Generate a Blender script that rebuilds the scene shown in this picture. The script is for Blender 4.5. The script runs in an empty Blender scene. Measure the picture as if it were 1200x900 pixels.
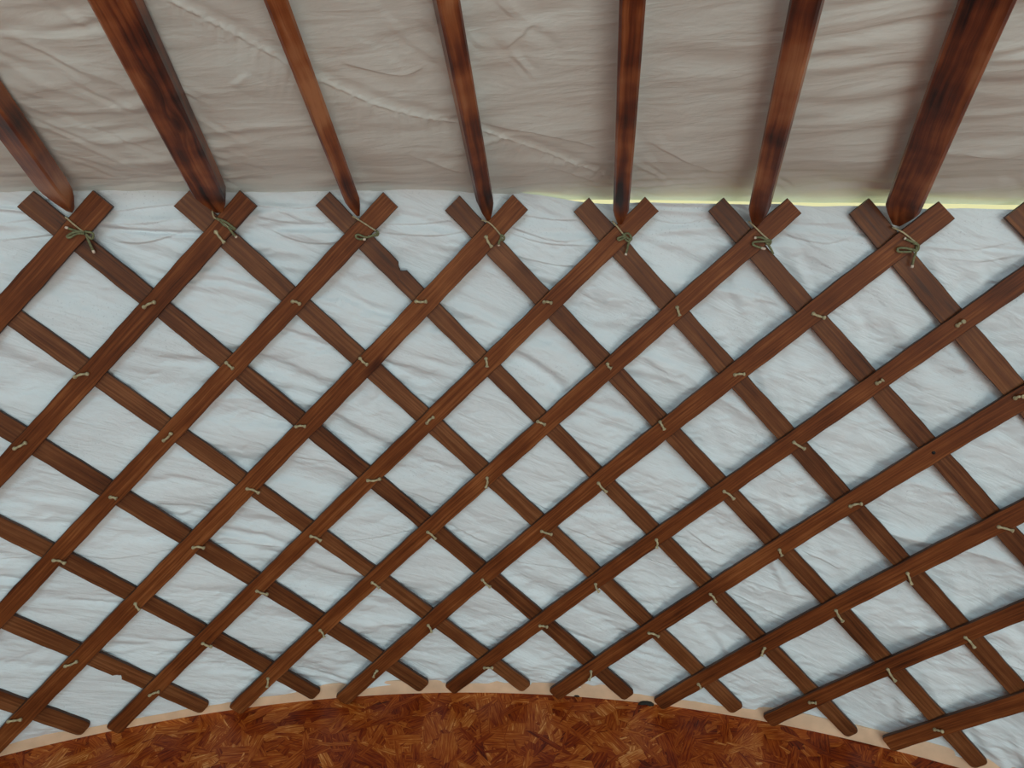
import bpy, math, random
import numpy as np
from mathutils import Vector, Matrix, noise
random.seed(7); rng = np.random.default_rng(11)
SC = bpy.context.scene
COL = SC.collection

# ------------------------------------------------------------------ the tent's measures (metres, camera at the origin)
FOC, PITCH, ROLL = 800.0, -0.2603, 0.0124
CX, CY, R0 = -0.0765, -1.5362, 3.236
TH0, DTH, Z0, Q, LEAN = -0.2890, 0.0973, -0.0833, 0.0037, -0.1203
DZ = 0.165
T = 0.011            # slat thickness
W = 0.0488           # slat width
CLOTH = 0.0255        # wall cloth stands this far behind the lattice

def axes():
    F = np.array([0, math.cos(PITCH), math.sin(PITCH)]); Rt = np.array([1., 0, 0]); U = np.cross(Rt, F)
    return Rt*math.cos(ROLL)+U*math.sin(ROLL), -Rt*math.sin(ROLL)+U*math.cos(ROLL), F
AR, AU, AF = axes()
def ray(x, y):
    return AF + AR*(x-600)/FOC - AU*(y-450)/FOC
def project(X):
    X = np.asarray(X, float); d = X@AF
    return np.stack([600+FOC*(X@AR)/d, 450-FOC*(X@AU)/d], -1)
def rad(z, off=0.):
    return R0 + LEAN*(z-Z0) + off
def surf(th, z, off=0.):
    r = rad(z, off)
    return np.array([CX+r*math.sin(th), CY+r*math.cos(th), z])
def hit(x, y, off=0.):
    """where the sight line of a measured point meets the lattice's round wall: (angle, height)"""
    d = ray(x, y)
    def g(s):
        p = s*d; return math.hypot(p[0]-CX, p[1]-CY) - rad(p[2], off)
    a, b = 0.05, 8.0
    for _ in range(60):
        m = (a+b)/2
        if g(m) > 0: b = m
        else: a = m
    p = d*(a+b)/2
    return math.atan2(p[0]-CX, p[1]-CY), p[2]

# ------------------------------------------------------------------ measured crossings of the lattice: (rising slat, falling slat)
X = {(0,0):(82,275),(1,1):(257,268),(1,0):(181.4,356),(1,-1):(106,438),(2,1):(345.7,352.3),(2,0):(274,429.3),(0,-1):(5,363),
(2,2):(423,275),(3,2):(498.2,354.3),(3,1):(428.7,426.3),(3,3):(571.6,279.6),(4,3):(643.3,357),(4,2):(571,427),(4,4):(720.4,282.3),
(5,4):(791.4,363.8),(5,3):(713.8,432.8),(5,5):(880,285),(6,6):(1051.4,291.3),(6,5):(950.7,369.3),(6,4):(859.5,440),(7,6):(1124.2,380.3),
(7,5):(1025,449.5),(1,-2):(34,517),(2,-1):(202.3,504.5),(2,-2):(134.2,578.3),(2,-3):(66.5,651.4),(3,0):(359.2,498),(3,-1):(292.5,568.3),
(3,-2):(228.7,636),(4,1):(502.7,492),(4,0):(434.3,559),(5,2):(640.3,496.3),(5,1):(573.2,556.4),(5,0):(505.7,617.7),(6,3):(780.3,501.3),
(6,2):(705.2,560.3),(6,1):(638.3,617.3),(6,0):(570.4,673.5),(7,2):(771,628.2),(7,1):(702,678.7),(5,-1):(442.6,676.3),(7,4):(929.7,516.5),
(7,3):(850.4,574),(8,5):(1095.3,528.7),(8,4):(995.6,591.2),(8,3):(914,641.8),(9,5):(1169.3,611.5),(9,4):(1064.8,667.3),(3,-3):(163.6,701.8),
(3,-4):(98.3,767.5),(3,-5):(34.6,831.7),(4,-2):(306.2,685.3),(4,-1):(369.8,624),(4,-3):(245,744.6),(4,-4):(183,804.6),(5,-2):(381.4,731),
(5,-3):(322.2,787),(6,-1):(509.2,725.7),(6,-2):(450.8,775.4),(7,0):(635.8,728.3),(7,-1):(574,773.8),(8,1):(764.7,736.4),(8,0):(697,783),
(8,2):(834.3,692),(9,3):(980.8,712),(9,2):(898,756),(9,1):(825.8,796),(10,4):(1132.8,742),(10,3):(1043.7,781.4),(10,2):(959.4,818),
(11,3):(1107,851.8),(8,6):(1195,467)}
TOPF = {0:(121.7,233),1:(292.8,232.5),2:(455,234),3:(610,237),4:(764.7,239),5:(932,241),6:(1109.4,246)}
TOPB = {0:(28.3,233),1:(208,232),2:(374.7,232.5),3:(528.7,238),4:(679.5,240),5:(839,239.7),6:(1004.5,241.7),7:(1189,245.5)}
BOTF = {4:(131.7,856.7),5:(276,833),6:(400,822),7:(525.7,809),8:(648,815),9:(769,826),10:(899,845.7),11:(1039,873)}
BOTB = {-5:(100,855.7),-4:(241,830.7),-3:(371,815),-2:(498,805.7),-1:(617,806.7),0:(740,817),1:(867,833),2:(999,861),3:(1150,898)}

def model(a, b):
    r = a-b
    return TH0+DTH*(a+b)/2, Z0-DZ*(r+Q*r*(8-r)/16)
_zt = [hit(*p, -T)[1] for p in TOPF.values()] + [hit(*p, 0)[1] for p in TOPB.values()]
_zb = [hit(*p, -T)[1] for p in BOTF.values()] + [hit(*p, 0)[1] for p in BOTB.values()]
ZTOP, ZBOT = float(np.mean(_zt)), float(np.mean(_zb))
ZFLOOR = float(np.min(_zb)) - 0.012

def curve(front, k):
    off = -T if front else 0.
    zs, ts, ws = [], [], []
    for r in range(0, 9):
        key = (k, k-r) if front else (k+r, k)
        if key in X:
            t, z = hit(*X[key], off); w = 1.
        else:
            t, z = model(*key); w = .25
        zs.append(z); ts.append(t); ws.append(w)
    tops, bots = (TOPF, BOTF) if front else (TOPB, BOTB)
    zt, zb = ZTOP, ZBOT
    if k in tops:
        t, zt = hit(*tops[k], off); zs.append(zt); ts.append(t); ws.append(1.)
    if k in bots:
        t, zb = hit(*bots[k], off); zs.append(zb); ts.append(t); ws.append(1.)
    c = np.polyfit(np.array(zs)+.75, ts, 2, w=ws)
    return c, zt, max(zb, ZFLOOR+.004)

# ------------------------------------------------------------------ helpers
def link(o, parent=None):
    COL.objects.link(o)
    if parent: o.parent = parent
    return o
def mesh_obj(name, V, Fc, mat, parent=None, smooth=True, uv=None):
    me = bpy.data.meshes.new(name); me.from_pydata([tuple(v) for v in V], [], [tuple(f) for f in Fc]); me.update()
    if uv is not None:
        l = me.uv_layers.new(name='UVMap'); vi = np.empty(len(me.loops), dtype=np.int32); me.loops.foreach_get('vertex_index', vi)
        l.data.foreach_set('uv', np.asarray(uv, np.float32)[vi].ravel())
    me.materials.append(mat)
    if smooth: me.polygons.foreach_set('use_smooth', [True]*len(me.polygons))
    return link(bpy.data.objects.new(name, me), parent)
def empty(name, loc, parent=None):
    o = bpy.data.objects.new(name, None); o.location = loc; o.empty_display_size = .05
    return link(o, parent)
def tag(o, label=None, cat=None, group=None, kind=None):
    for k, v in (('label', label), ('category', cat), ('group', group), ('kind', kind)):
        if v: o[k] = v
    return o
def auto_edges(o, ang=35):
    me = o.data
    me.set_sharp_from_angle(angle=math.radians(ang))

def tube(pts, radii, n=8, closed_ends=True):
    P = [Vector(p) for p in pts]; V = []; Fc = []
    up = Vector((0, 1, 0))
    for i, p in enumerate(P):
        t = (P[min(i+1, len(P)-1)]-P[max(i-1, 0)]).normalized()
        a = t.cross(up)
        if a.length < .05: a = t.cross(Vector((1, 0, 0)))
        a.normalize(); b = t.cross(a)
        for k in range(n):
            q = 2*math.pi*k/n; V.append(p+(a*math.cos(q)+b*math.sin(q))*radii[i])
    for i in range(len(P)-1):
        for k in range(n):
            Fc.append((i*n+k, i*n+(k+1) % n, (i+1)*n+(k+1) % n, (i+1)*n+k))
    Fc.append(tuple(range(n))[::-1]); Fc.append(tuple(range((len(P)-1)*n, len(P)*n)))
    return V, Fc
def smooth_path(pts, n=6):
    P = [Vector(p) for p in pts]; out = []
    for i in range(len(P)-1):
        a, b, c, d = P[max(i-1, 0)], P[i], P[i+1], P[min(i+2, len(P)-1)]
        for k in range(n):
            t = k/n
            out.append(.5*((2*b)+(c-a)*t+(2*a-5*b+4*c-d)*t*t+(3*b-a-3*c+d)*t**3))
    out.append(P[-1]); return out
class MB:
    def __init__(s): s.V = []; s.F = []
    def add(s, vf):
        n = len(s.V); s.V += list(vf[0]); s.F += [tuple(i+n for i in f) for f in vf[1]]

# ------------------------------------------------------------------ materials
def nodes(name):
    m = bpy.data.materials.new(name); m.use_nodes = True; nt = m.node_tree
    return m, nt, nt.nodes['Principled BSDF']
def N(nt, t, **kw):
    n = nt.nodes.new(t)
    for k, v in kw.items():
        if k in n.inputs: n.inputs[k].default_value = v
        else: setattr(n, k, v)
    return n
def ramp(nt, stops, interp='LINEAR'):
    r = nt.nodes.new('ShaderNodeValToRGB'); e = r.color_ramp.elements; r.color_ramp.interpolation = interp
    while len(e) < len(stops): e.new(.5)
    for i, (p, c) in enumerate(stops): e[i].position = p; e[i].color = (*c, 1)
    return r

def wood(name, cols, knots=.5, rough=.42, streak=(2.2, 55.), hue_by_obj=.35, spec=.2, blotw=.42, boff=0.):
    m, nt, bs = nodes(name); L = nt.links.new
    uv = N(nt, 'ShaderNodeUVMap', uv_map='UVMap')
    oi = N(nt, 'ShaderNodeObjectInfo')
    off = N(nt, 'ShaderNodeVectorMath', operation='SCALE'); off.inputs[0].default_value = (37., 11., 5.); L(oi.outputs['Random'], off.inputs['Scale'])
    add = N(nt, 'ShaderNodeVectorMath', operation='ADD'); L(uv.outputs[0], add.inputs[0]); L(off.outputs[0], add.inputs[1])
    # knots push the grain aside
    mpk = N(nt, 'ShaderNodeMapping'); mpk.inputs['Scale'].default_value = (4.2, 17., 1); L(add.outputs[0], mpk.inputs[0])
    vk = N(nt, 'ShaderNodeTexVoronoi', feature='F1'); vk.inputs['Scale'].default_value = 1.; L(mpk.outputs[0], vk.inputs['Vector'])
    kd = ramp(nt, [(0., (1, 1, 1)), (.10, (.75, .75, .75)), (.2, (.25, .25, .25)), (.36, (0, 0, 0))]); L(vk.outputs['Distance'], kd.inputs[0])
    kg = N(nt, 'ShaderNodeMath', operation='GREATER_THAN'); sc = N(nt, 'ShaderNodeSeparateColor'); L(vk.outputs['Color'], sc.inputs[0]); L(sc.outputs[0], kg.inputs[0]); kg.inputs[1].default_value = 1-knots
    kk = N(nt, 'ShaderNodeMath', operation='MULTIPLY'); L(kd.outputs[0], kk.inputs[0]); L(kg.outputs[0], kk.inputs[1])
    mp = N(nt, 'ShaderNodeMapping'); mp.inputs['Scale'].default_value = (streak[0], streak[1], 1); L(add.outputs[0], mp.inputs[0])
    bend = N(nt, 'ShaderNodeTexNoise', Scale=6., Detail=2.); L(add.outputs[0], bend.inputs['Vector'])
    bsv = N(nt, 'ShaderNodeMath', operation='MULTIPLY_ADD'); L(bend.outputs[0], bsv.inputs[0]); bsv.inputs[1].default_value = 1.2; L(kk.outputs[0], bsv.inputs[2])
    cmb = N(nt, 'ShaderNodeCombineXYZ'); L(bsv.outputs[0], cmb.inputs['Y'])
    ad2 = N(nt, 'ShaderNodeVectorMath', operation='ADD'); L(mp.outputs[0], ad2.inputs[0]); L(cmb.outputs[0], ad2.inputs[1])
    g = N(nt, 'ShaderNodeTexNoise', Scale=1., Detail=7., Roughness=.62); L(ad2.outputs[0], g.inputs['Vector'])
    blot = N(nt, 'ShaderNodeTexNoise', Scale=7., Detail=3.); L(add.outputs[0], blot.inputs['Vector'])
    mx = N(nt, 'ShaderNodeMath', operation='MULTIPLY_ADD'); L(blot.outputs[0], mx.inputs[0]); mx.inputs[1].default_value = blotw; 
    m1 = N(nt, 'ShaderNodeMath', operation='MULTIPLY_ADD'); L(g.outputs[0], m1.inputs[0]); m1.inputs[1].default_value = .86; m1.inputs[2].default_value = -.14-boff
    L(m1.outputs[0], mx.inputs[2])
    rd = N(nt, 'ShaderNodeMath', operation='MULTIPLY_ADD'); L(oi.outputs['Random'], rd.inputs[0]); rd.inputs[1].default_value = hue_by_obj*.3; L(mx.outputs[0], rd.inputs[2])
    cr = ramp(nt, [(.30, cols[0]), (.47, cols[1]), (.60, cols[2]), (.80, cols[3])]); L(rd.outputs[0], cr.inputs[0])
    dk = N(nt, 'ShaderNodeMix', data_type='RGBA', blend_type='MULTIPLY'); L(kk.outputs[0], dk.inputs['Factor']); L(cr.outputs[0], dk.inputs['A']); dk.inputs['B'].default_value = (.22, .12, .09, 1)
    L(dk.outputs['Result'], bs.inputs['Base Color'])
    rr = N(nt, 'ShaderNodeMapRange'); L(g.outputs[0], rr.inputs[0]); rr.inputs[3].default_value = rough-.1; rr.inputs[4].default_value = rough+.16; L(rr.outputs[0], bs.inputs['Roughness'])
    bs.inputs['Specular IOR Level'].default_value = spec
    bp = N(nt, 'ShaderNodeBump', Strength=.35, Distance=.0015); L(g.outputs[0], bp.inputs['Height']); L(bp.outputs[0], bs.inputs['Normal'])
    return m

M_SLAT = wood('stained_slat_wood', [(.028, .007, .0025), (.108, .027, .0066), (.160, .044, .011), (.290, .100, .030)], knots=.10, streak=(5.0, 190.))
M_SLATB = wood('stained_slat_wood_behind', [(.026, .008, .0035), (.098, .029, .009), (.142, .047, .015), (.245, .095, .036)], knots=.12, streak=(5.0, 170.))
M_EDGE = wood('darker_slat_edge_wood', [(.022, .010, .006), (.042, .018, .011), (.065, .030, .019), (.10, .05, .032)], knots=.0)
M_RAFT = wood('varnished_rafter_wood', [(.010, .002, .001), (.130, .028, .008), (.270, .080, .023), (.44, .19, .08)], knots=.6, rough=.34, spec=.42, blotw=1.0, boff=.30, streak=(1.8, 75.), hue_by_obj=.25)

def cloth_mat(name, col, crumple, speck, ang=.38):
    m, nt, bs = nodes(name); L = nt.links.new
    tc = N(nt, 'ShaderNodeUVMap', uv_map='UVMap')
    n1 = N(nt, 'ShaderNodeTexNoise', Scale=3.0, Detail=4.); L(tc.outputs[0], n1.inputs['Vector'])
    c2 = tuple(c*.93 for c in col)
    cr = ramp(nt, [(.35, c2), (.65, col)]); L(n1.outputs[0], cr.inputs[0])
    # mildew specks in loose bands
    n2 = N(nt, 'ShaderNodeTexNoise', Scale=190., Detail=2.); L(tc.outputs[0], n2.inputs['Vector'])
    mp = N(nt, 'ShaderNodeMapping'); mp.inputs['Scale'].default_value = (3., 9., 1); L(tc.outputs[0], mp.inputs[0])
    n3 = N(nt, 'ShaderNodeTexNoise', Scale=1., Detail=2.); L(mp.outputs[0], n3.inputs['Vector'])
    r2 = ramp(nt, [(.62, (0, 0, 0)), (.70, (1, 1, 1))]); L(n2.outputs[0], r2.inputs[0])
    r3 = ramp(nt, [(.50, (0, 0, 0)), (.62, (1, 1, 1))]); L(n3.outputs[0], r3.inputs[0])
    mm = N(nt, 'ShaderNodeMath', operation='MULTIPLY'); L(r2.outputs[0], mm.inputs[0]); L(r3.outputs[0], mm.inputs[1])
    m3 = N(nt, 'ShaderNodeMath', operation='MULTIPLY'); L(mm.outputs[0], m3.inputs[0]); m3.inputs[1].default_value = speck
    mi = N(nt, 'ShaderNodeMix', data_type='RGBA'); L(m3.outputs[0], mi.inputs['Factor']); L(cr.outputs[0], mi.inputs['A']); mi.inputs['B'].default_value = (.30, .33, .36, 1)
    L(mi.outputs['Result'], bs.inputs['Base Color'])
    bs.inputs['Roughness'].default_value = .62
    bs.inputs['Specular IOR Level'].default_value = .25
    bs.inputs['Sheen Weight'].default_value = .0
    # crumples
    m0 = N(nt, 'ShaderNodeMapping'); m0.inputs['Rotation'].default_value = (0, 0, ang); L(tc.outputs[0], m0.inputs[0])
    mq = N(nt, 'ShaderNodeMapping'); mq.inputs['Scale'].default_value = (6., 26., 1); L(m0.outputs[0], mq.inputs[0])
    n4 = N(nt, 'ShaderNodeTexNoise', Scale=1., Detail=5., Roughness=.55, Distortion=.4); L(mq.outputs[0], n4.inputs['Vector'])
    b1 = N(nt, 'ShaderNodeBump', Strength=.75, Distance=crumple); L(n4.outputs[0], b1.inputs['Height'])
    n5 = N(nt, 'ShaderNodeTexNoise', Scale=38., Detail=3.); L(tc.outputs[0], n5.inputs['Vector'])
    b2 = N(nt, 'ShaderNodeBump', Strength=.3, Distance=crumple*.25); L(n5.outputs[0], b2.inputs['Height']); L(b1.outputs[0], b2.inputs['Normal'])
    L(b2.outputs[0], bs.inputs['Normal'])
    return m
M_WALL = cloth_mat('white_wall_cloth', (.74, .80, .83), .014, .32)
M_ROOF = cloth_mat('warm_white_roof_cloth', (.755, .81, .765), .0065, .05, -.12)

def plain(name, col, rough=.6, **kw):
    m, nt, bs = nodes(name); L = nt.links.new
    tc = N(nt, 'ShaderNodeTexCoord'); n = N(nt, 'ShaderNodeTexNoise', Scale=kw.get('scale', 30.), Detail=4.); L(tc.outputs['Object'], n.inputs['Vector'])
    v = kw.get('vary', .2)
    cr = ramp(nt, [(.3, tuple(c*(1-v) for c in col)), (.7, tuple(min(1, c*(1+v)) for c in col))]); L(n.outputs[0], cr.inputs[0])
    L(cr.outputs[0], bs.inputs['Base Color']); bs.inputs['Roughness'].default_value = rough
    return m
M_THONG = plain('khaki_rawhide', (.40, .34, .20), .55, scale=120., vary=.3)
M_CORD = plain('olive_cord', (.15, .155, .075), .7, scale=200., vary=.35)
M_TIP = plain('frayed_pale_cord_end', (.66, .55, .44), .7, scale=200.)
M_BASE = plain('pale_softwood', (.70, .46, .30), .6, scale=14., vary=.14)
M_CRUMB_SHADE = plain('dark_crumb_and_hole_shade', (.01, .008, .006), .8)

# ------------------------------------------------------------------ slats
NOTCH = {('b', 2): (458, 323, 1), ('b', -4): (143, 793, -1)}
def slat(front, k, parent, origin):
    c, zt, zb = curve(front, k)
    cen = -T/2 if front else T/2
    zz = np.linspace(zt, zb, 2); pts = []
    n = 190
    dz = (zt-zb)
    zs = [zt-dz*i/n for i in range(n+1)]
    nk = NOTCH.get(('f' if front else 'b', k)); zn = None
    P = [surf(float(np.polyval(c, z+.75)), z, cen) for z in zs]
    # arc length
    s = [0]
    for i in range(n): s.append(s[-1]+float(np.linalg.norm(P[i+1]-P[i])))
    if nk:
        q = project(np.array(P)); zn = s[int(np.argmin(np.hypot(q[:, 0]-nk[0], q[:, 1]-nk[1])))]
    Lt = s[-1]
    # rings: extra ones near the feet for the rounded corners
    S = list(np.linspace(0, Lt-.016, 150)) + [Lt-.011, Lt-.007, Lt-.0035, Lt-.0012, Lt]
    if zn: S = sorted(S + [zn+d for d in np.linspace(-.02, .02, 15)])
    w0 = W*(1+.05*math.sin(k*2.3+front)); t2 = T/2; ch = .0013
    V, UV = [], []
    for si in S:
        j = min(max(int(np.searchsorted(s, si))-1, 0), n-1); f = (si-s[j])/(s[j+1]-s[j]); p = P[j]*(1-f)+P[j+1]*f
        tg = P[min(j+3, n)]-P[max(j-2, 0)]; tg /= np.linalg.norm(tg)
        nr = np.array([p[0]-CX, p[1]-CY, 0]); nr /= np.linalg.norm(nr); nr = nr-tg*(nr@tg); nr /= np.linalg.norm(nr)
        bn = np.cross(nr, tg)
        e = Lt-si; hw = w0/2
        rc = .014 if not front else .011
        if e < rc: hw -= (rc-math.sqrt(max(0, rc*rc-(rc-e)**2)))*.85
        hw += .0006*math.sin(si*31+k)+.0004*math.sin(si*83+k*2)
        lo = hw; hi = hw
        if zn is not None and abs(si-zn) < .014:
            d = .011*(1-(abs(si-zn)/.014)**2)*(1.1 if si > zn else .8)
            lo = hw-d
        sg = nk[2] if nk else 1
        a, b = (-lo, hi) if sg > 0 else (-hi, lo)
        prof = [(a+ch, -t2), (b-ch, -t2), (b, -t2+ch), (b, t2-ch), (b-ch, t2), (a+ch, t2), (a, t2-ch), (a, -t2+ch)]
        for (u, v) in prof:
            V.append(p+bn*u+nr*v-origin); UV.append((si, u+(v if abs(u) > .02 else 0)))
    Fc = []
    m = len(S)
    for i in range(m-1):
        for q in range(8): Fc.append((i*8+q, (i+1)*8+q, (i+1)*8+(q+1) % 8, i*8+(q+1) % 8))
    Fc.append(tuple(range(8))); Fc.append(tuple(range((m-1)*8, m*8))[::-1])
    o = mesh_obj('slat', V, Fc, M_SLAT if front else M_SLATB, parent, True, UV); auto_edges(o, 30)
    o.data.materials.append(M_EDGE)                      # narrow sides and ends get a darker wood than the broad faces
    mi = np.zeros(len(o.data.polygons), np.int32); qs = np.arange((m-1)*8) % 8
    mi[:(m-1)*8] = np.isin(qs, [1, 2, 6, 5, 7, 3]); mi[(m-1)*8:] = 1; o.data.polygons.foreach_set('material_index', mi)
    return o, c

lat_loc = surf(0, ZFLOOR, 0); LO = np.array(lat_loc)
lattice = tag(empty('wooden_lattice', lat_loc), 'reddish brown crossed slat lattice pegged with thongs against white cloth', 'lattice', kind='thing')
FR = {}
for k in range(-7, 10):
    o, c = slat(False, k, lattice, LO)
    if k in (2, -4): o['label'] = 'brown slat with a dark notch chipped out of its edge'
for k in range(-1, 15):
    o, c = slat(True, k, lattice, LO); FR[k] = o

# ------------------------------------------------------------------ thong pegs at the crossings (measured ends)
PEG = """0,200:505,480,545,462 262,725,310,715 1028,460,1055,470 795,675,820,697 758,215,790,255
400,200:262,460,300,460 65,660,92,683 712,462,740,466 508,660,512,692 508,232,530,270 1180,480,1190,512 935,680,950,696
800,200:458,503,502,518 183,718,220,716 965,545,990,530 682,748,705,735 1168,800,1200,795
0,400:50,378,92,355 575,350,602,322 388,548,410,553 187,770,230,782 1040,300,1075,300 868,518,912,535 678,725,720,728 1092,685,1130,703 902,878,942,890
400,400:300,288,325,266 92,490,138,483 690,282,717,294 513,480,507,517 303,670,333,697 1120,283,1137,312 903,498,935,532 703,668,742,680 495,838,525,865 1108,697,1108,728 893,853,908,882 108,848,135,868
800,400:390,355,432,380 145,527,182,557 588,580,632,572 340,733,350,755 1110,652,1165,668 790,815,805,857 97,888,118,920
0,600:475,322,492,345 228,543,272,525 28,737,75,730 712,462,745,474 525,645,560,632 1125,415,1140,442 942,585,938,618
400,600:305,398,318,425 125,558,112,583 697,400,725,405 502,548,532,548 1080,425,1118,440 878,560,870,592
800,600:538,345,565,388 288,478,278,508 55,605,65,622 993,440,1028,480 720,552,750,598 445,670,470,672 885,765,915,772"""
def near_front(px, py):
    best = None
    for key, (x, y) in X.items():
        d = math.hypot(x-px, y-py)
        if best is None or d < best[0]: best = (d, key)
    return best
OFFP = -T
def on(px, py, lift): 
    t, z = hit(px, py, OFFP-lift); return surf(t, z, OFFP-lift)
cnt = 0
for line in PEG.splitlines():
    o_, rest = line.split(':'); ox, oy = map(float, o_.split(','))
    for q in rest.split():
        a, b, c_, d = map(float, q.split(',')); x0, y0, x1, y1 = ox+a/3, oy+b/3, ox+c_/3, oy+d/3
        dist, key = near_front((x0+x1)/2, (y0+y1)/2)
        par = FR[key[0]]
        dx, dy = x1-x0, y1-y0; l = math.hypot(dx, dy); nx, ny = -dy/l, dx/l; bw = rng.uniform(-1.3, 1.3)
        pts = [on(x0-dx*.02, y0-dy*.02, -.002), on(x0+dx*.1, y0+dy*.1, .004), on(x0+dx*.4+nx*bw, y0+dy*.4+ny*bw, .006+.002*rng.random()), on(x0+dx*.75+nx*bw*.6, y0+dy*.75+ny*bw*.6, .007), on(x1, y1, .008+.004*rng.random())]
        pts = smooth_path(pts, 4); m = len(pts)
        rr = [.0030+.0024*math.exp(-((i/(m-1)-.12)/.12)**2)+.0024*math.exp(-((i/(m-1)-.93)/.09)**2)-.0004*math.sin(i*1.3) for i in range(m)]
        rr[-1] *= .75; rr[0] *= .8
        V, Fc = tube([Vector(p)-Vector(LO) for p in pts], rr, 8)
        mesh_obj('thong_peg', V, Fc, M_THONG, par); cnt += 1
# the one empty peg hole (the crossing without a thong)
t, z = hit(1094, 530.5, -T)
# no hole is cut: a near-black disc stands for the shade inside it
hv, hf = tube([Vector(surf(t, z, -T-.0012))-Vector(LO), Vector(surf(t, z, -T+.004))-Vector(LO)], [.0042, .0042], 12)
tag(mesh_obj('peg_hole', hv, hf, M_CRUMB_SHADE, FR[8]), 'dark empty peg hole')

# ------------------------------------------------------------------ rafters
CEN = np.array([CX, CY])
RAFT = [  # tip pixel, upper-end pixel, wide face, depth, roll
 ((82, 246), (-40, 78), .050, .040, .35),
 ((258, 247), (135, 0), .064, .040, .0),
 ((420, 251), (326, 0), .033, .036, -.35),
 ((571, 257), (524, 0), .034, .036, -.45),
 ((725, 262), (740, 0), .036, .034, -.05),
 ((886, 264), (944, 0), .042, .034, .3),
 ((1053, 262), (1158, 0), .068, .036, .32)]
def solve_dir(base, up, slope):
    """azimuth of a rafter that rises with the roof's slope and runs along the measured line"""
    best = None
    p0 = project(base)
    for az in np.linspace(-1.3, 1.3, 1041):
        d = np.array([math.sin(az), -math.cos(az), slope]); 
        q = project(base+d*.5); v = q-p0; w = np.array(up)-p0
        cr = abs(v[0]*w[1]-v[1]*w[0])/np.linalg.norm(v)/np.linalg.norm(w)
        if best is None or cr < best[0]: best = (cr, az)
    return best[1]
bases = []
for tip, up, *_ in RAFT:
    t, z = hit(*tip, 0.); bases.append(surf(t, z, 0.))
def err(sl):
    e = 0
    for b, (tip, up, *_) in zip(bases, RAFT):
        az = solve_dir(b, up, sl); rz = math.atan2(CX-b[0], -(CY-b[1])); e += (az-rz)**2
    return e
SLOPES = np.linspace(.2, 1.0, 17); errs = [err(s) for s in SLOPES]
SL = float(SLOPES[int(np.argmin(errs))])
open('/tmp/dbg.txt','w').write(str((SL, [round(e, 3) for e in errs], ZFLOOR, ZTOP, ZBOT)))

def add_rafter(base, az, w, h, roll, label, parent=None):
    d = np.array([math.sin(az), -math.cos(az), SL]); d /= np.linalg.norm(d)
    side = np.cross(d, [0, 0, 1]); side /= np.linalg.norm(side); up = np.cross(side, d)
    s2 = side*math.cos(roll)+up*math.sin(roll); u2 = -side*math.sin(roll)+up*math.cos(roll)
    Ln = 2.75
    V, UV = [], []
    S = [0, .01, .03, .055, .085, .12] + list(np.linspace(.16, Ln, 60)); ch = .004
    for s in S:
        tp = min(1, .30+.70*(s/.11)**.8) if s < .11 else 1
        tw = min(1, .22+.78*(s/.075)) if s < .075 else 1
        a = w/2*tw*(1+.02*math.sin(s*4+az*9)); b = h/2*tp
        wob = side*(.003*math.sin(s*2.1+az*13))
        c0 = ch*tw
        p = base+d*s+wob+up*(h*.0)
        for (x, y) in [(-a+c0, -b), (a-c0, -b), (a, -b+c0), (a, b-c0), (a-c0, b), (-a+c0, b), (-a, b-c0), (-a, -b+c0)]:
            V.append(p+s2*x+u2*y-base); UV.append((s, x+y*.7))
    Fc = []
    for i in range(len(S)-1):
        for q in range(8): Fc.append((i*8+q, i*8+(q+1) % 8, (i+1)*8+(q+1) % 8, (i+1)*8+q))
    Fc.append(tuple(range(8))[::-1]); Fc.append(tuple(range((len(S)-1)*8, len(S)*8)))
    o = mesh_obj('roof_rafter', V, Fc, M_RAFT, None, True, UV); o.location = base; auto_edges(o, 28)
    tag(o, label, 'rafter', 'wooden roof rafters')
    return o
RL = ['reddish brown rafter cut off by the left edge of the photo',
 'thick glossy rafter with dark patches, second from the left',
 'thin dark-streaked rafter, third from the left, crossing the cloth seam',
 'slender rafter with a dark left face, left of the middle one at its foot',
 'nearly upright slim rafter with dark diagonal marks, fourth from the right edge cluster',
 'rafter with brown figured grain, second from the right',
 'thickest dark-blotched rafter, rightmost of all']
RL[3] = 'slender rafter in two-tone brown, fourth from the left'
RL[4] = 'nearly upright slim rafter with dark slanting marks, third from the right'
for (tip, up, w, h, roll), b, lb in zip(RAFT, bases, RL):
    az = solve_dir(b, up, SL)
    add_rafter(b, az, w, h, roll, lb)

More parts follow.
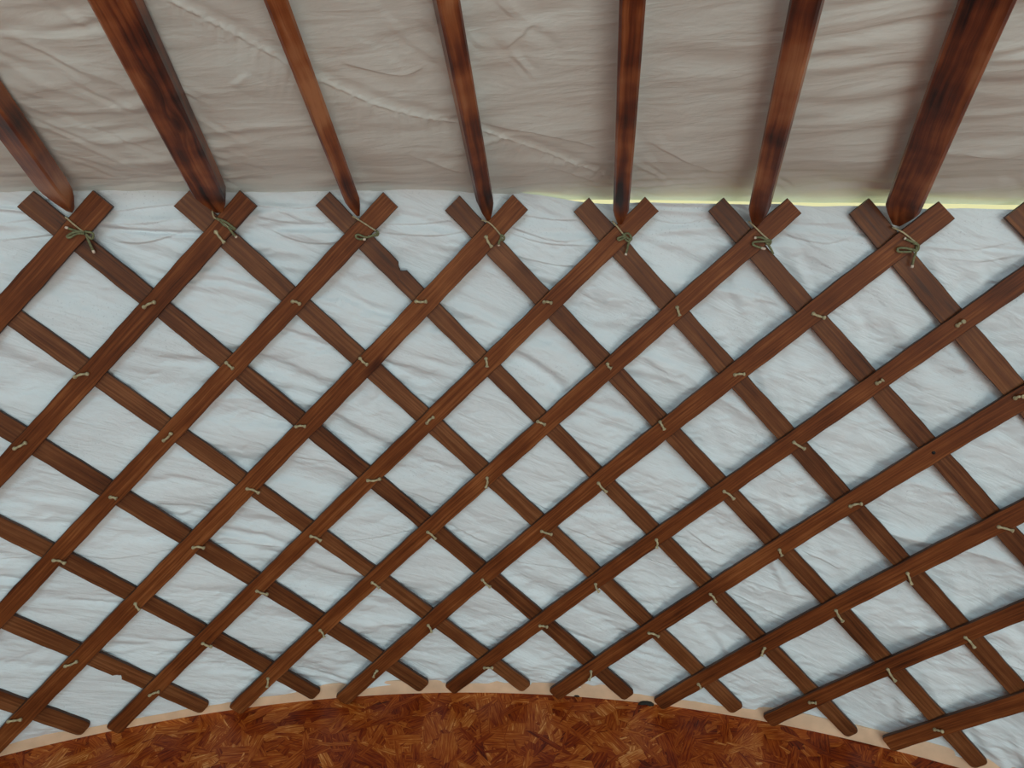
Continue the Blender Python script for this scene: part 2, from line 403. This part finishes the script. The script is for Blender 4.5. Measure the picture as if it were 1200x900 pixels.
# ------------------------------------------------------------------ cord ties (measured strands, 8x crops)
TIES = [((0, 210), [[(620,360),(700,430),(790,500)], [(790,500),(700,480),(610,450),'t'], [(770,492),(690,500),(630,535),(655,548),(720,512),(790,510)], [(800,505),(840,600),(885,695),'t'], [(795,490),(870,508),(862,560),(805,515)]]),
 ((190, 210), [[(470,305),(490,360),(560,400),(620,450)], [(505,368),(590,398),(690,470)], [(620,450),(660,505),(700,548),'t'], [(540,380),(580,430),(640,455),(690,475)]]),
 ((350, 210), [[(510,350),(560,380),(640,430),(725,485)], [(725,485),(745,500),(738,525),(690,532),(655,540),'t'], [(735,510),(640,545),(560,520),(535,535),(560,560),(630,565),'t']]),
 ((510, 210), [[(440,385),(500,405),(560,460),(612,522)], [(612,522),(645,540),(640,570),(615,560),(620,530)], [(625,548),(600,585),(595,625),'t']]),
 ((660, 210), [[(465,400),(510,450),(560,512)], [(560,520),(610,510),(640,560),(600,580),(565,530)], [(580,530),(515,552),(525,572),(585,545)], [(630,560),(610,610),(600,655),(585,715),'t'], [(560,512),(600,550),(635,570)]]),
 ((810, 210), [[(545,400),(600,450),(670,520),(735,575)], [(740,590),(660,548),(590,550),'t'], [(735,585),(650,585),(585,592),(590,622),(695,655),'t'], [(715,600),(750,660),(768,700)], [(700,570),(745,575),(735,610),(700,600)]]),
 ((990, 210), [[(450,455),(530,490),(600,540),(685,612)], [(675,600),(610,580),(555,552),'t'], [(655,665),(560,645),(500,650),(508,680),(625,680)], [(675,612),(668,680),(645,750),(630,832),'t'], [(640,600),(690,620),(680,670),(640,670)]])]
TL = ['olive cord tie with splayed loose ends under the leftmost rafter',
 'doubled olive cord tie under the thick second rafter from the left',
 'cord tie with a small bow loop under the third rafter from the left',
 'thin cord tie with one short white end under the fourth rafter from the left',
 'cord tie with a fat knot and hanging end under the third rafter from the right',
 'cord tie with two loops pointing left under the second rafter from the right',
 'olive cord tie with a long pale hanging end under the rightmost rafter']
for (off, strands), lb in zip(TIES, TL):
    org = Vector(on(off[0]+strands[0][0][0]/8, off[1]+strands[0][0][1]/8, 0))
    root = empty('cord_tie', org)
    for si, st in enumerate(strands):
        tipd = st[-1] == 't'; pts = [p for p in st if p != 't']
        px = [(off[0]+x/8, off[1]+y/8) for x, y in pts]
        P = [on(x, y, .004+.0025*(si % 3)+.002*(i % 2)) for i, (x, y) in enumerate(px)]
        if si == 0: P = [on(*px[0], -.03)] + P            # comes out of the fork behind the slat
        P = [Vector(p)-org for p in smooth_path(P, 6)]
        r = .0027 if si else .0019
        if tipd:
            e = mesh_obj('loose_end', *tube(P[:-2], [r]*(len(P)-2), 7), M_CORD, root)
            tag(mesh_obj('cord_end', *tube(P[-4:], [r*.8, r*1.12, r*1.25, r*.85], 7), M_TIP, e), 'pale frayed cord end')
        else: mesh_obj('lashing_strand' if si == 0 else 'knot_loop', *tube(P, [r]*len(P), 7), M_THONG if si == 0 else M_CORD, root)
    tag(root, lb, 'cord tie', 'cord ties at the feet of the rafters')

# ------------------------------------------------------------------ cloth
def vnoise(P, seed):
    """value noise on an array of 2-D points"""
    r = np.random.default_rng(seed); tab = r.random((64, 64))
    i = np.floor(P).astype(int); f = P-i; f = f*f*(3-2*f)
    g = lambda a, b: tab[(i[:, 0]+a) % 64, (i[:, 1]+b) % 64]
    return (g(0, 0)*(1-f[:, 0])*(1-f[:, 1])+g(1, 0)*f[:, 0]*(1-f[:, 1])+g(0, 1)*(1-f[:, 0])*f[:, 1]+g(1, 1)*f[:, 0]*f[:, 1])*2-1
def folds(u, v, ang, lx, ly, seed, warp=.35, sharp=1.):
    c, s = math.cos(ang), math.sin(ang)
    a = (u*c+v*s); b = (-u*s+v*c)
    b = b+warp*ly*2*vnoise(np.stack([a/lx*1.3+9, b/ly*.35+4], 1), seed+50)
    n = vnoise(np.stack([a/lx, b/ly], 1), seed)
    return 1-2*np.abs(n)**sharp if sharp != 1 else n
def sstep(a, b, x):
    t = np.clip((x-a)/(b-a), 0, 1); return t*t*(3-2*t)
ROFF = .055
# junction of wall cloth and roof cloth
tj, ZJ = hit(610, 233, ROFF)
RJ = rad(ZJ, ROFF)
def wall_top(th):
    q = np.stack([th*14+5, th*0+2], 1); return ZJ + .02-(.0285+.004*vnoise(q, 90)+.003*vnoise(q*3, 91))*sstep(.0, .10, th)
def cloth_wall():
    nu, nv = 1250, 820
    th = np.linspace(-.58, .68, nu); zt = wall_top(th); zb = ZFLOOR+.035
    f = np.linspace(0, 1, nv)
    TH, Fv = np.meshgrid(th, f, indexing='ij'); Z = zt[:, None]*(1-Fv)+zb*Fv
    u = (TH*3.3).ravel(); v = Z.ravel()
    left = 1-sstep(.1, .75, u)
    patch = sstep(-.45, .35, vnoise(np.stack([u*3.1+3, v*4.3+1], 1), 77)); patch2 = sstep(-.4, .4, vnoise(np.stack([u*2.3+8, v*3.3+5], 1), 78))
    h = .0085*folds(u, v, -.42, .45, .075, 1, .5)*(.35+.8*left)
    h += .0060*folds(u, v, -.36, .30, .034, 2, .6)*(.15+.95*left)*patch
    h += .0030*folds(u, v, -.30, .22, .017, 12, .6)*(.2+.8*left)*patch2
    h += .0060*(1-2*np.abs(folds(u, v, -.14, .60, .120, 3, .5)))
    h += .0060*folds(u, v, -.95, .35, .07, 5, .4)*(1-left)*patch2
    h += .0045*folds(u, v, -1.1, .22, .03, 15, .5)*(1-left)*patch
    h += .0022*folds(u, v, .4, .08, .028, 6, .4)
    h += .0012*folds(u, v, .2, .03, .012, 16, .4)
    h += .0060*folds(u, v, 0.05, .5, .25, 7, .4)
    # gathered band of long creases under the roof
    band = np.exp(-((v-(ZJ-.060))/.045)**2)
    h = h*(1-.5*band)+band*(.0080*folds(u, v, -.05, .5, .017, 8, 1.2)+.004*folds(u, v, .10, .35, .030, 9, .8))
    # crisp long creases low on the wall: one lip of cloth over the next
    for (pts, amp) in CREASE:
        hp = np.array([hit(p_.x, p_.y, CLOTH) for p_ in smooth_path([(x, y, 0) for x, y in pts], 5)]); pu, pv = hp[:, 0]*3.3, hp[:, 1]
        d, tt = polyd(u, v, pu, pv)
        h += amp*.9*np.exp(-np.maximum(d, 0)/.022)*sstep(-.0020, .0012, d)*(np.abs(d) < .2)*np.sin(np.pi*np.clip(tt, 0, 1))**.6
    h = .0130*np.tanh(h*1.65/.0130)
    off = CLOTH + (.006)*np.exp(-((v-ZJ)/.05)**2) - h
    # the hem curls outward at the foot
    r = R0+LEAN*(v-Z0)+off
    V = np.stack([CX+r*np.sin(TH.ravel()), CY+r*np.cos(TH.ravel()), v], 1)
    idx = np.arange(nu*nv).reshape(nu, nv)
    Fc = np.stack([idx[:-1, :-1], idx[:-1, 1:], idx[1:, 1:], idx[1:, :-1]], -1).reshape(-1, 4)
    return V, Fc, np.stack([u, v], 1)
def polyd(u, v, pu, pv):
    best = np.full(u.shape, 9.); tt = np.zeros(u.shape); L = np.cumsum([0]+[math.hypot(pu[i+1]-pu[i], pv[i+1]-pv[i]) for i in range(len(pu)-1)])
    for i in range(len(pu)-1):
        ax, ay = pu[i], pv[i]; bx, by = pu[i+1]-ax, pv[i+1]-ay; l2 = bx*bx+by*by
        t = np.clip(((u-ax)*bx+(v-ay)*by)/l2, 0, 1); dx = u-ax-t*bx; dy = v-ay-t*by
        d = np.hypot(dx, dy); sg = np.sign(bx*dy-by*dx); m = d < np.abs(best)
        best = np.where(m, d*sg, best); tt = np.where(m, (L[i]+t*math.sqrt(l2))/L[-1], tt)
    return best, tt
CREASE = [([(60, 640), (130, 652), (210, 640), (260, 636), (340, 640)], .007), ([(0, 655), (40, 650)], .006),
 ([(400, 632), (440, 628), (490, 618)], .006), ([(415, 630), (470, 648)], .005), ([(530, 615), (580, 640)], .006), ([(590, 570), (650, 600)], .006),
 ([(590, 655), (690, 668)], .006), ([(660, 615), (740, 650)], .006), ([(640, 680), (700, 690)], .005), ([(755, 655), (800, 666)], .005),
 ([(760, 685), (800, 690)], .005), ([(940, 645), (985, 668)], .006), ([(855, 695), (925, 728)], .006), ([(870, 680), (940, 700)], .005), ([(805, 620), (830, 640), (850, 650)], .005),
 ([(260, 490), (330, 530), (400, 540)], .006), ([(290, 480), (350, 500)], .005), ([(470, 570), (520, 590), (560, 592)], .005), ([(400, 530), (440, 545)], .005),
 ([(800, 505), (850, 560)], .008), ([(1160, 770), (1200, 785)], .006), ([(905, 830), (1000, 850)], .005),
 ([(0, 262), (50, 256), (100, 255)], .006), ([(120, 250), (170, 243), (215, 238)], .006), ([(125, 262), (170, 262), (230, 252)], .005), ([(290, 240), (350, 244), (400, 238)], .006), ([(295, 252), (350, 262), (410, 258)], .005),
 ([(440, 262), (500, 262), (560, 252)], .006), ([(445, 272), (510, 276), (560, 268)], .005), ([(600, 250), (660, 258), (710, 252)], .006), ([(595, 272), (640, 285), (700, 288)], .006), ([(0, 240), (40, 236), (90, 228)], .006),
 ([(590, 296), (650, 310), (690, 312)], .005), ([(1090, 300), (1150, 306), (1200, 296)], .005), ([(930, 262), (980, 262), (1020, 256)], .005),
 ([(0, 282), (60, 275), (110, 268)], .007), ([(130, 283), (170, 284), (215, 272)], .007), ([(300, 262), (360, 285), (420, 280)], .007),
 ([(590, 262), (650, 282), (700, 278)], .007), ([(1085, 290), (1140, 292), (1200, 280)], .007), ([(920, 275), (970, 285), (1010, 270)], .007), ([(760, 255), (800, 262), (850, 250)], .006)]
def big(name, V, Fc, uv, mat, smooth=True):
    me = bpy.data.meshes.new(name); n, k = len(V), len(Fc)
    me.vertices.add(n); me.vertices.foreach_set('co', V.astype(np.float32).ravel())
    me.loops.add(k*4); me.loops.foreach_set('vertex_index', Fc.astype(np.int32).ravel())
    me.polygons.add(k); me.polygons.foreach_set('loop_start', np.arange(0, k*4, 4, dtype=np.int32))
    me.update(calc_edges=True)
    l = me.uv_layers.new(name='UVMap'); l.data.foreach_set('uv', uv[Fc.ravel()].astype(np.float32).ravel())
    if smooth: me.polygons.foreach_set('use_smooth', np.ones(k, bool))
    me.materials.append(mat); me.validate()
    return link(bpy.data.objects.new(name, me))
tag(big('wall_back', *cloth_wall(), M_WALL), kind='structure')

# roof cloth: a cone over the rafters
def roof_pt(th, s, h=0.):
    """s: distance inward from the junction"""
    r = RJ-.006-s; z = ZJ+SL*s-.036*sstep(.0, .22, s)
    return np.stack([CX+(r)*np.sin(th), CY+r*np.cos(th), z-h], -1)
def roof_hit(x, y):
    d = ray(x, y)
    a, b = .02, 6.
    def g(t):
        p = t*d; s = RJ-.006-math.hypot(p[0]-CX, p[1]-CY)
        return p[2]-(ZJ+SL*s-.036*float(sstep(.0, .22, s)))
    for _ in range(60):
        m = (a+b)/2
        if g(m) < 0 and (RJ-.006-math.hypot(*(m*d)[:2]-CEN)) > -0.0: a = m
        else: b = m
    p = d*a; return math.atan2(p[0]-CX, p[1]-CY), RJ-.006-math.hypot(p[0]-CX, p[1]-CY)
SEAM = [(150, -20), (190, 2), (250, 33), (330, 74), (400, 108), (460, 132), (530, 148), (580, 163), (640, 186), (690, 203), (725, 212)]
RCR = [([(500, 190), (545, 205)], .012), ([(560, 150), (640, 162), (700, 180)], .010), ([(480, 185), (520, 200), (548, 206)], .010), ([(400, 80), (470, 95), (500, 85)], .010),
  ([(590, 65), (625, 35)], .008), ([(1130, 185), (1200, 192)], .009), ([(640, 200), (740, 225), (800, 235)], .008), ([(760, 170), (820, 200), (870, 215)], .008), ([(580, 225), (640, 215), (700, 222)], .008),
  ([(290, 85), (270, 100)], .008), ([(0, 225), (40, 224), (110, 226)], .010)]
def cloth_roof():
    nu, nv = 1300, 620
    th = np.linspace(-.75, .85, nu); s = np.concatenate([np.linspace(-.002, .9, 460), np.linspace(.905, 2.7, 160)])
    TH, S = np.meshgrid(th, s, indexing='ij')
    S[:, 0] = -.035+.033*sstep(.0, .06, th); S[:, 1] = np.minimum(S[:, 1], S[:, 0]+.01)
    thf = TH.ravel(); sf = S.ravel()
    u = thf*(3.2-sf*.9); v = sf
    h = .0045*folds(u, v, .12, .45, .085, 21, .5)+.0030*folds(u, v, .22, .25, .035, 22, .6)*(.4+.6*sstep(-.2, .5, vnoise(np.stack([u*2.5, v*4], 1), 71)))
    h += .004*folds(u, v, -.7, .4, .12, 23, .4)
    h += .0028*folds(u, v, .18, .16, .020, 26, .6)*sstep(-.2, .4, vnoise(np.stack([u*3+4, v*4+7], 1), 72))
    h += .0016*folds(u, v, -.9, .10, .016, 27, .6)*sstep(0, .5, vnoise(np.stack([u*3+9, v*4+2], 1), 73))
    low = np.exp(-(sf/.16)**2)
    h += low*(.006*folds(u, v, .1, .30, .030, 24, .7))
    h += .010*folds(u, v, .1, 1.2, .5, 25, .3)
    ups = np.array([roof_hit(p_.x, p_.y) for p_ in smooth_path([(x, y, 0) for x, y in SEAM], 4)])
    def uv_of(a): return a[:, 0]*(3.2-a[:, 1]*.9), a[:, 1]
    pu, pv = uv_of(ups); d, tt = polyd(u, v, pu, pv)
    along = tt*1.9
    h += .0026*np.exp(-(d/.0022)**2)
    pk = vnoise(np.stack([along*70+d*30, d*12+3], 1), 31)
    side = np.exp(-np.abs(d)/np.where(d < 0, .030, .010))*(1-np.exp(-(d/.003)**2))
    h += .0030*pk*side+.0008*vnoise(np.stack([along*90, along*0+5], 1), 32)*np.exp(-(d/.006)**2)
    h -= .003*np.exp(-((d-.014)/.014)**2)
    for pts, amp in RCR:
        a, b = uv_of(np.array([roof_hit(p_.x, p_.y) for p_ in smooth_path([(x, y, 0) for x, y in pts], 5)])); dd, t2 = polyd(u, v, a, b)
        h += amp*.55*np.exp(-np.maximum(dd, 0)/.03)*sstep(-.004, .002, dd)*(np.abs(dd) < .2)*np.sin(np.pi*np.clip(t2, 0, 1))**.7
    h *= 1.0*(.45+.55*sstep(-1.35, -.55, u+.35*v))
    V = roof_pt(thf, sf, h*np.maximum(np.clip((sf+.01)/.05, 0, 1), .9*(1-sstep(-.02, .05, thf))))
    V[:, 2] += .0
    idx = np.arange(nu*len(s)).reshape(nu, len(s))
    Fc = np.stack([idx[:-1, :-1], idx[1:, :-1], idx[1:, 1:], idx[:-1, 1:]], -1).reshape(-1, 4)
    return V, Fc, np.stack([u, v], 1)
tag(big('ceiling', *cloth_roof(), M_ROOF), kind='structure')

# the rest of the round tent (never in front of the camera): wall and roof behind, in the same cloth
def shell():
    V, Fc = [], []
    n = 40; A = np.linspace(.72, 2*math.pi-.62, n)
    for a in A:
        for (r, z) in [(rad(ZFLOOR, .05), ZFLOOR), (RJ, ZJ+.01)]: V.append((CX+r*math.sin(a), CY+r*math.cos(a), z))
    door = [i for i in range(n-1) if abs((A[i]+A[i+1])/2-(math.pi-.45)) < .24]
    for i in range(n-1):
        if i in door: continue
        Fc.append((i*2, i*2+1, i*2+3, i*2+2))
    return V, Fc
V, Fc = shell(); tag(mesh_obj('wall_front', V, Fc, M_WALL, uv=[(v[0], v[2]) for v in V]), kind='structure')
V, Fc = [], []; A = np.linspace(.85, 2*math.pi-.75, 40)
for a in A:
    for s in (0, 2.7):
        p = roof_pt(np.array(a), np.array(s)); V.append(tuple(p))
for i in range(39): Fc.append((i*2, i*2+2, i*2+3, i*2+1))
tag(mesh_obj('ceiling_front', V, Fc, M_ROOF, uv=[(v[0], v[1]) for v in V]), kind='structure')

# ------------------------------------------------------------------ outer canvas seen through the gap under the roof
m, nt, bs = nodes('yellow_outer_canvas'); L = nt.links.new
tr = N(nt, 'ShaderNodeBsdfTranslucent'); tr.inputs[0].default_value = (.95, .88, .48, 1)
df = N(nt, 'ShaderNodeBsdfDiffuse'); df.inputs[0].default_value = (.8, .66, .25, 1)
ms = N(nt, 'ShaderNodeMixShader'); ms.inputs[0].default_value = .25; L(tr.outputs[0], ms.inputs[1]); L(df.outputs[0], ms.inputs[2]); L(ms.outputs[0], nt.nodes['Material Output'].inputs[0])
M_CANV = m
V, Fc = [], []; A = np.linspace(-.7, .8, 90)
for a in A:
    for (r, z) in [(rad(ZFLOOR, .12), ZFLOOR), (RJ+.05, ZJ-.02), (RJ+.045, ZJ+.05), (RJ-.35, ZJ+SL*.4+.03), (RJ-2.7, ZJ+SL*2.75+.05)]: V.append((CX+r*math.sin(a), CY+r*math.cos(a), z))
for i in range(89):
    for q in range(4): Fc.append((i*5+q, i*5+q+1, i*5+q+6, i*5+q+5))
tag(mesh_obj('outer_canvas', V, Fc, M_CANV), 'yellow outer canvas glowing through the gap under the roof cloth', 'canvas')

# ------------------------------------------------------------------ baseboard strip and floor
zb0, zb1 = ZFLOOR, ZFLOOR+.050
V, Fc, UV = [], [], []; A = np.linspace(-.62, .72, 260)
for a in A:
    w_ = .0025*math.sin(a*21)+.002*math.sin(a*47+1)
    for (o_, z) in [(.020, zb0), (.020+.002, zb1-.004+w_), (.024, zb1+w_), (.048, zb1+w_), (.048, zb0)]:
        r = rad(ZFLOOR, o_); V.append((CX+r*math.sin(a), CY+r*math.cos(a), z)); UV.append((a*3.4, z))
for i in range(len(A)-1):
    for q in range(5): Fc.append((i*5+q, i*5+(q+1) % 5, (i+1)*5+(q+1) % 5, (i+1)*5+q))
bb = mesh_obj('baseboard_back', V, Fc, M_BASE, None, True, UV); auto_edges(bb, 25); tag(bb, kind='structure')

m, nt, bs = nodes('oriented_strand_board'); L = nt.links.new
at = N(nt, 'ShaderNodeAttribute', attribute_name='flake'); uvn = N(nt, 'ShaderNodeUVMap', uv_map='UVMap')
mp = N(nt, 'ShaderNodeMapping'); mp.inputs['Scale'].default_value = (16., 210., 1); L(uvn.outputs[0], mp.inputs[0])
g = N(nt, 'ShaderNodeTexNoise', Scale=1., Detail=6., Roughness=.65, Distortion=.4); L(mp.outputs[0], g.inputs['Vector'])
ma = N(nt, 'ShaderNodeMath', operation='MULTIPLY_ADD'); L(g.outputs[0], ma.inputs[0]); ma.inputs[1].default_value = 1.15; 
mb_ = N(nt, 'ShaderNodeMath', operation='MULTIPLY_ADD'); L(at.outputs['Fac'], mb_.inputs[0]); mb_.inputs[1].default_value = .40; mb_.inputs[2].default_value = -.50; 
geo = N(nt, 'ShaderNodeTexCoord'); lf = N(nt, 'ShaderNodeTexNoise', Scale=5.5, Detail=4., Roughness=.6); L(geo.outputs['Object'], lf.inputs['Vector'])
ml = N(nt, 'ShaderNodeMath', operation='MULTIPLY_ADD'); L(lf.outputs[0], ml.inputs[0]); ml.inputs[1].default_value = .48; L(mb_.outputs[0], ml.inputs[2]); L(ml.outputs[0], ma.inputs[2])
cr = ramp(nt, [(.16, (.035, .003, .001)), (.35, (.19, .020, .002)), (.52, (.34, .060, .006)), (.68, (.50, .135, .020)), (.86, (.80, .38, .13))]); L(ma.outputs[0], cr.inputs[0])
L(cr.outputs[0], bs.inputs['Base Color']); bs.inputs['Roughness'].default_value = .38; bs.inputs['Specular IOR Level'].default_value = .2
bp = N(nt, 'ShaderNodeBump', Strength=.4, Distance=.001); L(g.outputs[0], bp.inputs['Height']); L(bp.outputs[0], bs.inputs['Normal'])
M_OSB = m
def floor():
    V, Fc, UV, AT = [], [], [], []
    # board slab
    n = 96; RF = rad(ZFLOOR, .02)+.03
    V.append((CX, CY, ZFLOOR-.003)); UV.append((0, 0)); AT.append(.35)
    for i in range(n):
        a = 2*math.pi*i/n; V.append((CX+RF*math.sin(a), CY+RF*math.cos(a), ZFLOOR-.003)); UV.append((V[-1][0], V[-1][1])); AT.append(.35)
    for i in range(n): Fc.append((0, 1+(i+1) % n, 1+i))
    rf = rad(ZFLOOR, .018)
    k = 0
    for _ in range(9000):
        a = rng.uniform(-.62, .66); rr = rf-rng.random()**1.0*1.15
        x, y = CX+rr*math.sin(a), CY+rr*math.cos(a)
        l = rng.uniform(.030, .100); w = rng.uniform(.009, .036)*(1 if rng.random() > .22 else .25); q = rng.normal(.6, 1.1)
        c, s = math.cos(q), math.sin(q); z = ZFLOOR-.0028+.0026*rng.random(); tx, ty = rng.normal(0, .006), rng.normal(0, .02)
        tone = min(1, max(0, rng.beta(2.0, 2.4))); b = len(V); ou, ov = rng.uniform(0, 40), rng.uniform(0, 40)
        out = [(-l, -w*rng.uniform(.5, 1)), (-l*.4, -w), (l*.5, -w*rng.uniform(.8, 1.1)), (l, -w*rng.uniform(.2, .9)), (l*rng.uniform(.8, 1.05), w*rng.uniform(.2, .9)), (l*.3, w), (-l*.5, w*rng.uniform(.8, 1.1)), (-l*rng.uniform(.85, 1), w*rng.uniform(.3, 1))]
        for (e, f) in out:
            px, py = x+c*e-s*f, y+s*e+c*f
            d = math.hypot(px-CX, py-CY)
            if d > rf+.01: px, py = CX+(px-CX)*(rf+.01)/d, CY+(py-CY)*(rf+.01)/d
            V.append((px, py, z+e*tx+f*ty)); UV.append((e+ou, f+ov)); AT.append(tone)
        Fc.append(tuple(range(b, b+8)))
    o = mesh_obj('floor', V, Fc, M_OSB, None, False, UV)
    at = o.data.attributes.new('flake', 'FLOAT', 'POINT'); at.data.foreach_set('value', AT)
    return o
tag(floor(), kind='structure')

# dark crumbs of debris at the foot of the wall, right of the middle
def crumb(px, py, w, h, label):
    d = ray(px, py); p = d*(ZFLOOR/d[2]); V, Fc = [], []
    n = 14
    V.append((0, 0, h))
    for ring, (f, z) in enumerate([(.6, h*.8), (1., h*.3), (1.02, 0)]):
        for i in range(n):
            a = 2*math.pi*i/n; q = f*(1+.35*math.sin(a*3+px)+.2*math.sin(a*5+py)); V.append((w*q*math.cos(a), w*.45*q*math.sin(a), z))
    for i in range(n):
        Fc.append((0, 1+i, 1+(i+1) % n))
        for r_ in range(2): Fc.append((1+r_*n+i, 1+(r_+1)*n+i, 1+(r_+1)*n+(i+1) % n, 1+r_*n+(i+1) % n))
    o = mesh_obj('bark_crumb', V, Fc, M_CRUMB_SHADE); o.location = (p[0], p[1], ZFLOOR)
    tag(o, label, 'crumb', 'dark crumbs at the foot of the wall')
crumb(758, 824.5, .024, .010, 'larger black crumb on the floor between two slat feet')
crumb(676, 816, .008, .007, 'tiny black crumb beside a front slat foot')

# ------------------------------------------------------------------ light
w = bpy.data.worlds.new('World'); SC.world = w; w.use_nodes = True
bg = w.node_tree.nodes['Background']; bg.inputs[0].default_value = (.86, .93, 1., 1); bg.inputs[1].default_value = 1.1
def area(name, loc, target, size, power, col, sy=None, spread=180):
    l = bpy.data.lights.new(name, 'AREA'); l.shape = 'RECTANGLE' if sy else 'DISK'; l.size = size
    if sy: l.size_y = sy
    l.energy = power; l.color = col; l.spread = math.radians(spread)
    o = link(bpy.data.objects.new(name, l)); o.location = loc
    o.rotation_euler = (Vector(target)-Vector(loc)).to_track_quat('-Z', 'Y').to_euler()
    return o
zc = ZJ+SL*2.65
area('crown_skylight', (CX+.1, CY, zc-.05), (CX+.1, CY+.25, ZFLOOR), 1.5, 68, (.57, .87, 1.))
area('doorway_daylight', (CX+1.2, CY-2.5, -.7), (CX, CY+1.2, .2), 2.7, 84, (.94, 1., .93), sy=1.6)

# ------------------------------------------------------------------ camera
cam = bpy.data.cameras.new('camera'); co = link(bpy.data.objects.new('camera', cam)); SC.camera = co
cam.sensor_width = 36; cam.lens = FOC/1200*36; cam.clip_start = .01
Mx = Matrix(((AR[0], AU[0], -AF[0]), (AR[1], AU[1], -AF[1]), (AR[2], AU[2], -AF[2]))).to_4x4(); co.matrix_world = Mx
SC.view_settings.view_transform = 'Standard'; SC.view_settings.look = 'None'; SC.view_settings.gamma = 1; SC.view_settings.exposure = 0
SC.view_settings.use_curve_mapping = False
SC.cycles.max_bounces = 8; SC.cycles.diffuse_bounces = 6; SC.cycles.use_denoising = True
